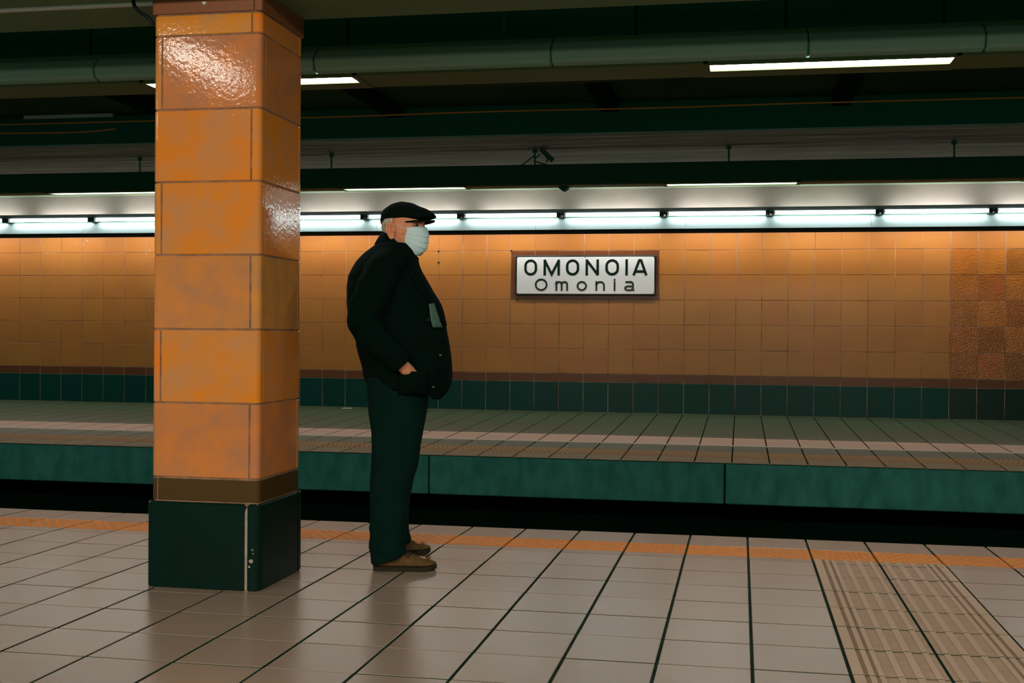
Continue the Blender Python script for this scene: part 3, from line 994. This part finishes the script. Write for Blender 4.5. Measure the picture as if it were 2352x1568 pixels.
# ---- flat cap
CT = [(-.112, 1.558, 1.598, .022), (-.106, 1.548, 1.616, .045), (-.09, 1.549, 1.632, .066), (-.053, 1.556, 1.651, .082), (-.008, 1.561, 1.658, .087), (.038, 1.565, 1.652, .085),
      (.084, 1.568, 1.632, .077), (.112, 1.573, 1.618, .066), (.134, 1.578, 1.606, .050), (.148, 1.581, 1.597, .030), (.153, 1.585, 1.590, .010)]
bm = bmesh.new()
rings = []
for i in range(34):
    hx = -.112 + .265 * (0.5 - 0.5 * math.cos(PI * i / 33))
    zb, zt, w_ = interp(CT, hx)
    ring = []
    for k in range(28):
        a = 2 * PI * k / 28
        zc = zb + (zt - zb) * .36
        y = w_ * sup(a - 0, 2.4)
        s_ = math.sin(a)
        z = zc + (zt - zc) * abs(s_) ** .85 if s_ > 0 else zc - (zc - zb) * abs(s_) ** .7
        y *= 1.0 if s_ > 0 else .97
        p = Vector((hx, y, z))
        p += Vector((0, 0, wob(p, 22, .003)))
        ring.append(H(*p))
    rings.append(ring)
loft(bm, rings)
cap = obj('flat_cap', bm, m_cap, person, smooth=True)
bm = bmesh.new()
rows = []
for i in range(9):
    t = i / 8
    row = []
    for k in range(21):
        u = -1 + 2 * k / 20
        fx = .086 + .066 * t * math.sqrt(max(0, 1 - (u * .97) ** 2)) - .055 * u * u
        hy = .070 * u
        z = 1.5705 - .010 * u * u - .004 * t
        row.append(H(fx, hy, z))
    rows.append(row)
loft(bm, rows, closed=False)
vz = obj('visor', bm, m_cap, cap, smooth=True)
v_ = vz.modifiers.new('solid', 'SOLIDIFY'); v_.thickness = 0.006; v_.offset = 0

# ---- face mask with pleats and ear loops
FT = [(0, .101), (.12, .111), (.25, .1155), (.5, .1135), (.7, .1085), (.86, .098), (1, .074)]
def mask_pt(u, v):
    front = interp(FT, v)[0]
    a = u * PI / 2 * .96
    side = .028 - .016 * v
    hx = side + (front - side) * max(0, math.cos(a)) ** .75
    hy = (.066 - .008 * v) * math.sin(a)
    top = 1.539 - .008 * u * u
    bot = 1.408 + .053 * u * u
    pl_ = 0.0
    for c in (.36, .56, .76):
        q = (v - c) / .16
        if -1 < q <= 0:
            pl_ += .0045 * (1 + q)
    d = pl_ * (1 - .6 * abs(u))
    z = top + (bot - top) * v - .5 * d + .0015 * math.sin(9 * u + 14 * v) * v
    return Vector((hx + d * math.cos(a), hy + d * math.sin(a) * .5, z))
bm = bmesh.new()
loft(bm, [[H(*mask_pt(-1 + 2 * k / 30, j / 44)) for k in range(31)] for j in range(45)], closed=False)
mk = obj('face_mask', bm, m_mask, person, smooth=True)
so = mk.modifiers.new('solid', 'SOLIDIFY'); so.thickness = 0.0018; so.offset = 1
for sgn in (-1, 1):
    for v, ez, ex in ((.10, 1.552, -.004), (.93, 1.488, -.008)):
        p = mask_pt(sgn * .985, v)
        bm = bmesh.new()
        q = Vector((ex, sgn * .0835, ez))
        mid = (p + q) / 2; mid.y += sgn * .004
        tube(bm, [H(*p), H(*mid), H(*q)], 0.0016, 6)
        obj('ear_loop', bm, m_strap, mk, smooth=True)

# ---- coat
JT = [(.74, -.185, .190, .215), (.80, -.186, .198, .225), (.815, -.189, .200, .228), (.855, -.205, .204, .235), (.896, -.211, .203, .238), (.945, -.226, .198, .240), (.986, -.236, .192, .240), (1.027, -.238, .186, .240),
      (1.06, -.252, .178, .240), (1.108, -.268, .170, .240), (1.15, -.276, .161, .238), (1.19, -.280, .147, .234), (1.252, -.282, .106, .226), (1.313, -.276, .071, .214), (1.35, -.256, .050, .200),
      (1.383, -.240, .038, .178), (1.416, -.208, .034, .145), (1.449, -.166, .024, .105), (1.465, -.145, .012, .085)]
HEM = [(-.22, .806), (-.1, .80), (0, .795), (.06, .789), (.105, .782), (.125, .764), (.145, .755), (.165, .760), (.185, .784), (.205, .835)]
NP = 2.35
def coat_pt(th, z, off=0.0):
    b_, f_, w_ = interp(JT, z)
    c, a = (b_ + f_) / 2, (f_ - b_) / 2
    sx, sy = sup(th, NP), math.copysign(abs(math.sin(th)) ** (2 / NP), math.sin(th))
    p = Vector((c + (a + off) * sx, (w_ + off) * sy, z))
    f = wob((p.x * .6, p.y * .6, p.z * 1.6 + p.x), 9, .007) + wob(p, 24, .0025)
    k = 0.4 if abs(sx) > .9 else 1
    return p + Vector((sx * f * k, sy * f, 0))
def coat_side(s_, z, off=0.004, sgn=-1):
    b_, f_, w_ = interp(JT, z)
    c, a = (b_ + f_) / 2, (f_ - b_) / 2
    q = min(.995, max(-.995, (s_ - c) / a))
    th = math.acos(math.copysign(abs(q) ** (NP / 2), q))
    return coat_pt(sgn * th, z, off)
bm = bmesh.new()
rings = []
NT, NZ = 72, 60
for j in range(NZ + 1):
    t = j / NZ
    ring = []
    for k in range(NT):
        th = 2 * PI * k / NT
        b_, f_, w_ = interp(JT, .82)
        s0 = (b_ + f_) / 2 + (f_ - b_) / 2 * sup(th, NP)
        zh = interp(HEM, s0)[0]
        z = 1.465 + (zh - 1.465) * t
        ring.append(coat_pt(th, z))
    rings.append(ring)
loft(bm, rings, close0=True, close1=False)
coat = obj('coat', bm, m_coat, person, smooth=True)
so = coat.modifiers.new('solid', 'SOLIDIFY'); so.thickness = 0.010; so.offset = -1
def sleeve(sgn):
    path = spline([(-.075, .150 * sgn, 1.372), (-.108, .205 * sgn, 1.315), (-.150, .235 * sgn, 1.22), (-.178, .250 * sgn, 1.125), (-.155, .258 * sgn, 1.055), (-.095, .264 * sgn, .990), (-.010, .258 * sgn, .912)], 6)
    R_ = [(0, .074), (.15, .082), (.35, .082), (.5, .079), (.62, .076), (.8, .064), (1, .050)]
    bm = bmesh.new()
    n = len(path)
    rr = [interp(R_, i / (n - 1))[0] * (1 + .035 * math.sin(i * 1.35) * (1 if 10 < i < 32 else .4)) for i in range(n)]
    tube(bm, path, rr, 24)
    for v in bm.verts:
        v.co += Vector((wob(v.co, 14, .006), wob(v.co + Vector((3, 0, 0)), 14, .005), wob(v.co + Vector((0, 5, 0)), 14, .004)))
    o = obj('sleeve', bm, m_coat, coat, smooth=True)
    # pocket with the hand pushed into it
    bm = bmesh.new()
    rows = []
    for j in range(9):
        z = .886 - .105 * j / 8
        row = []
        for k in range(11):
            s_ = -.035 + .135 * k / 10
            bul = math.sin(PI * k / 10) ** .7 * (.010 + .024 * math.sin(PI * min(1, .30 + .7 * j / 8)))
            row.append(coat_side(s_, z, .003 + bul, sgn))
        rows.append(row)
    loft(bm, rows, closed=False)
    p = obj('pocket', bm, m_coat, coat, smooth=True)
    ps = p.modifiers.new('solid', 'SOLIDIFY'); ps.thickness = 0.004
sleeve(-1); sleeve(1)
# collar folded over
bm = bmesh.new()
rings = []
for (cs, a, b, dz, kk) in ((-.040, .070, .062, -.035, .62), (-.036, .078, .070, 0.0, .66), (-.040, .084, .076, -.003, .66), (-.050, .094, .092, -.034, .62), (-.058, .102, .112, -.062, .55)):
    ring = []
    for k in range(40):
        th = 2 * PI * k / 40
        s_ = cs + a * math.cos(th)
        z = 1.455 + dz - kk * (s_ - cs) + .012 * max(0, -math.cos(th))
        ring.append((s_, b * math.sin(th), z))
    rings.append(ring)
loft(bm, rings, close0=False, close1=False)
cl = obj('collar', bm, m_coat, coat, smooth=True)
so = cl.modifiers.new('solid', 'SOLIDIFY'); so.thickness = 0.005
# lapel edge running down the front
for sgn in (-1, 1):
    bm = bmesh.new()
    rows = []
    for j in range(14):
        z = 1.39 - .30 * j / 13
        wdt = .045 * math.sin(PI * min(1, .25 + .75 * j / 13)) + .006
        f_ = interp(JT, z)[1]
        rows.append([coat_side(f_ - .004 - wdt * q, z, .007, sgn) for q in (0, .35, .7, 1)])
    loft(bm, rows, closed=False)
    lp = obj('lapel', bm, m_coat, coat, smooth=True)
    so = lp.modifiers.new('solid', 'SOLIDIFY'); so.thickness = 0.005
# shirt collar at the throat and the grey knit showing inside the coat front
bm = bmesh.new()
rings = []
for dz, a, b in ((-.05, .066, .060), (0.008, .066, .060), (.006, .071, .065), (-.03, .082, .072)):
    rings.append([(-.036 + a * math.cos(2 * PI * k / 32), b * math.sin(2 * PI * k / 32), 1.437 + dz - .62 * a * math.cos(2 * PI * k / 32)) for k in range(32)])
loft(bm, rings, close0=False, close1=False)
sc_ = obj('shirt_collar', bm, m_shirt, person, smooth=True)
so = sc_.modifiers.new('solid', 'SOLIDIFY'); so.thickness = 0.003
bm = bmesh.new()
rows = []
for j in range(9):
    t = j / 8
    z = 1.184 + (1.081 - 1.184) * t
    sa, sb = .088 + .024 * t ** 1.0, .110 + .040 * t
    rows.append([coat_side(sa + (sb - sa) * k / 5, z + .006 * (k / 5) * (1 - t), .0115) for k in range(6)])
loft(bm, rows, closed=False)
gp = obj('knit_panel', bm, m_grey, person, smooth=True)
gp['label'] = 'grey speckled knit showing at the coat front'
so = gp.modifiers.new('solid', 'SOLIDIFY'); so.thickness = 0.003
for s_, z in ((.094, 1.114), (.146, .956), (.118, .815)):
    p = coat_side(s_, z, .006); q = coat_side(s_, z, .012)
    bm = bmesh.new()
    tube(bm, [p, q], [.009, .008] if z > 1 else [.005, .004], 10)
    obj('button', bm, m_shirt if z > 1 else m_grey, coat)

# ---- trousers
bm = bmesh.new()
def leg_loft(tab, lat0, lat1, hemf, hemb):
    rings = []
    for j in range(40):
        t = j / 39
        ring = []
        for k in range(32):
            th = 2 * PI * k / 32
            hem = hemb + (hemf - hemb) * (0.5 + 0.5 * math.cos(th)) ** 1.2
            z = .93 + (hem - .93) * t
            b_, f_, w_ = interp(tab, z)
            lat = lat1 + (lat0 - lat1) * min(1, z / .85)
            c, a = (b_ + f_) / 2, (f_ - b_) / 2
            p = Vector((c + a * sup(th, 2.2), lat + w_ * math.copysign(abs(math.sin(th)) ** (2 / 2.2), math.sin(th)), z))
            fold = wob((p.x * .7, p.y * .7, p.z * .5), 12, .008) + (wob((p.x * 1.2, p.y * 1.2, p.z * 3.0 + p.x * 2), 11, .012) if z < .30 else 0)
            p += Vector((math.cos(th) * fold * .7, math.sin(th) * fold, 0))
            ring.append(p)
        rings.append(ring)
    loft(bm, rings)
NL = [(.02, -.148, .022, .082), (.05, -.152, .018, .084), (.08, -.153, .016, .084), (.11, -.155, .004, .083), (.19, -.157, .006, .082), (.31, -.158, .016, .084), (.40, -.155, .034, .086), (.46, -.153, .052, .088), (.53, -.154, .060, .091),
      (.61, -.157, .071, .096), (.70, -.176, .088, .103), (.80, -.180, .098, .110), (.93, -.175, .095, .105)]
FL = [(z, b + .006, f - .004 if z > .2 else f - .006, w) for z, b, f, w in NL]
leg_loft(NL, -.105, -.195, .078, .026)
leg_loft(FL, .105, .165, .060, .026)
rings = []
for z, b_, f_, w_ in ((.80, -.178, .090, .17), (.86, -.19, .11, .20), (.92, -.19, .12, .205), (1.0, -.18, .13, .20)):
    rings.append([((b_ + f_) / 2 + (f_ - b_) / 2 * sup(2 * PI * k / 40, 2.4), w_ * math.copysign(abs(math.sin(2 * PI * k / 40)) ** .83, math.sin(2 * PI * k / 40)), z) for k in range(40)])
loft(bm, rings)
tr = obj('trousers', bm, m_trous, person, smooth=True)
rm = tr.modifiers.new('remesh', 'REMESH'); rm.mode = 'VOXEL'; rm.voxel_size = 0.008; rm.use_smooth_shade = True
tr.modifiers.new('smooth', 'SMOOTH').iterations = 3

# ---- shoes
def shoe(s0, lat, toe):
    root = bpy.data.objects.new('shoe', None)
    S = [(-.137, .024, .050, .016), (-.128, .020, .064, .028), (-.105, .018, .070, .033), (-.06, .018, .074, .035), (-.015, .018, .083, .038), (.02, .018, .080, .042), (.05, .018, .066, .0455), (.08, .018, .055, .047),
         (.105, .020, .048, .043), (.124, .022, .041, .034), (.134, .024, .034, .020), (.138, .026, .030, .008)]
    bm = bmesh.new()
    rings = []
    for i in range(36):
        s_ = -.137 + .275 * (.5 - .5 * math.cos(PI * i / 35))
        zb, zt, w_ = interp(S, s_)
        w_ *= .97
        ring = []
        for k in range(20):
            a = 2 * PI * k / 20
            sn = math.sin(a)
            z = zb + .012 + ((zt - zb - .012) * abs(sn) ** 1.0 if sn > 0 else -.012 * abs(sn))
            ring.append((s_, w_ * sup(a, 2.5 if sn < 0 else 2.0), z))
        rings.append(ring)
    loft(bm, rings)
    sh = obj('shoe', bm, m_leather, person, (s0, lat, 0), (0, 0, toe), smooth=True)
    bm = bmesh.new()
    out = []
    for sgn in (1, -1):
        for i in range(19):
            s_ = -.140 + .282 * (.5 - .5 * math.cos(PI * (i if sgn > 0 else 18 - i) / 18))
            if sgn < 0 and i in (0, 18):
                continue
            w_ = interp(S, min(.1375, max(-.1365, s_)))[2] + .002
            out.append((s_, sgn * w_))
    A = [bm.verts.new((x, y, .0 + .010 * max(0, (x - .08) / .06) ** 2)) for x, y in out]
    B = [bm.verts.new((x, y, .021 + .008 * max(0, (x - .08) / .06) ** 2)) for x, y in out]
    bm.faces.new(A); bm.faces.new(list(reversed(B)))
    for i in range(len(A)):
        j = (i + 1) % len(A)
        bm.faces.new((A[i], B[i], B[j], A[j]))
    bmesh.ops.recalc_face_normals(bm, faces=bm.faces[:])
    obj('sole', bm, m_sole, sh)
    # moccasin seam round the toe
    bm = bmesh.new()
    pts = []
    for k in range(17):
        a = -PI / 2 + PI * k / 16
        s_ = .045 + .066 * math.cos(a)
        zb, zt, w_ = interp(S, s_)
        y = .030 * math.sin(a)
        z = zb + .012 + (zt - zb - .012) * math.sqrt(max(0, 1 - (y / (w_ * .97)) ** 2)) + .001
        pts.append((s_, y, z))
    pts = [(-.005, -.033, .060)] + pts + [(-.005, .033, .060)]
    tube(bm, spline(pts, 2), .0026, 6)
    obj('seam', bm, m_leather, sh, smooth=True)
    bm = bmesh.new()
    tube(bm, spline([(.030, -.022, .074), (.022, -.026, .080), (.004, -.030, .074), (.018, -.033, .064), (.030, -.022, .074)], 4), .0024, 6)
    tube(bm, spline([(.030, -.022, .074), (.030, 0, .083), (.028, .022, .075)], 4), .0024, 6)
    tube(bm, spline([(.014, -.024, .080), (.014, 0, .088), (.012, .024, .080)], 4), .0024, 6)
    obj('lace', bm, m_sole, sh, smooth=True)
    bpy.data.objects.remove(root)
shoe(0.0, -.200, math.radians(-3))
shoe(-.037, .165, math.radians(4))
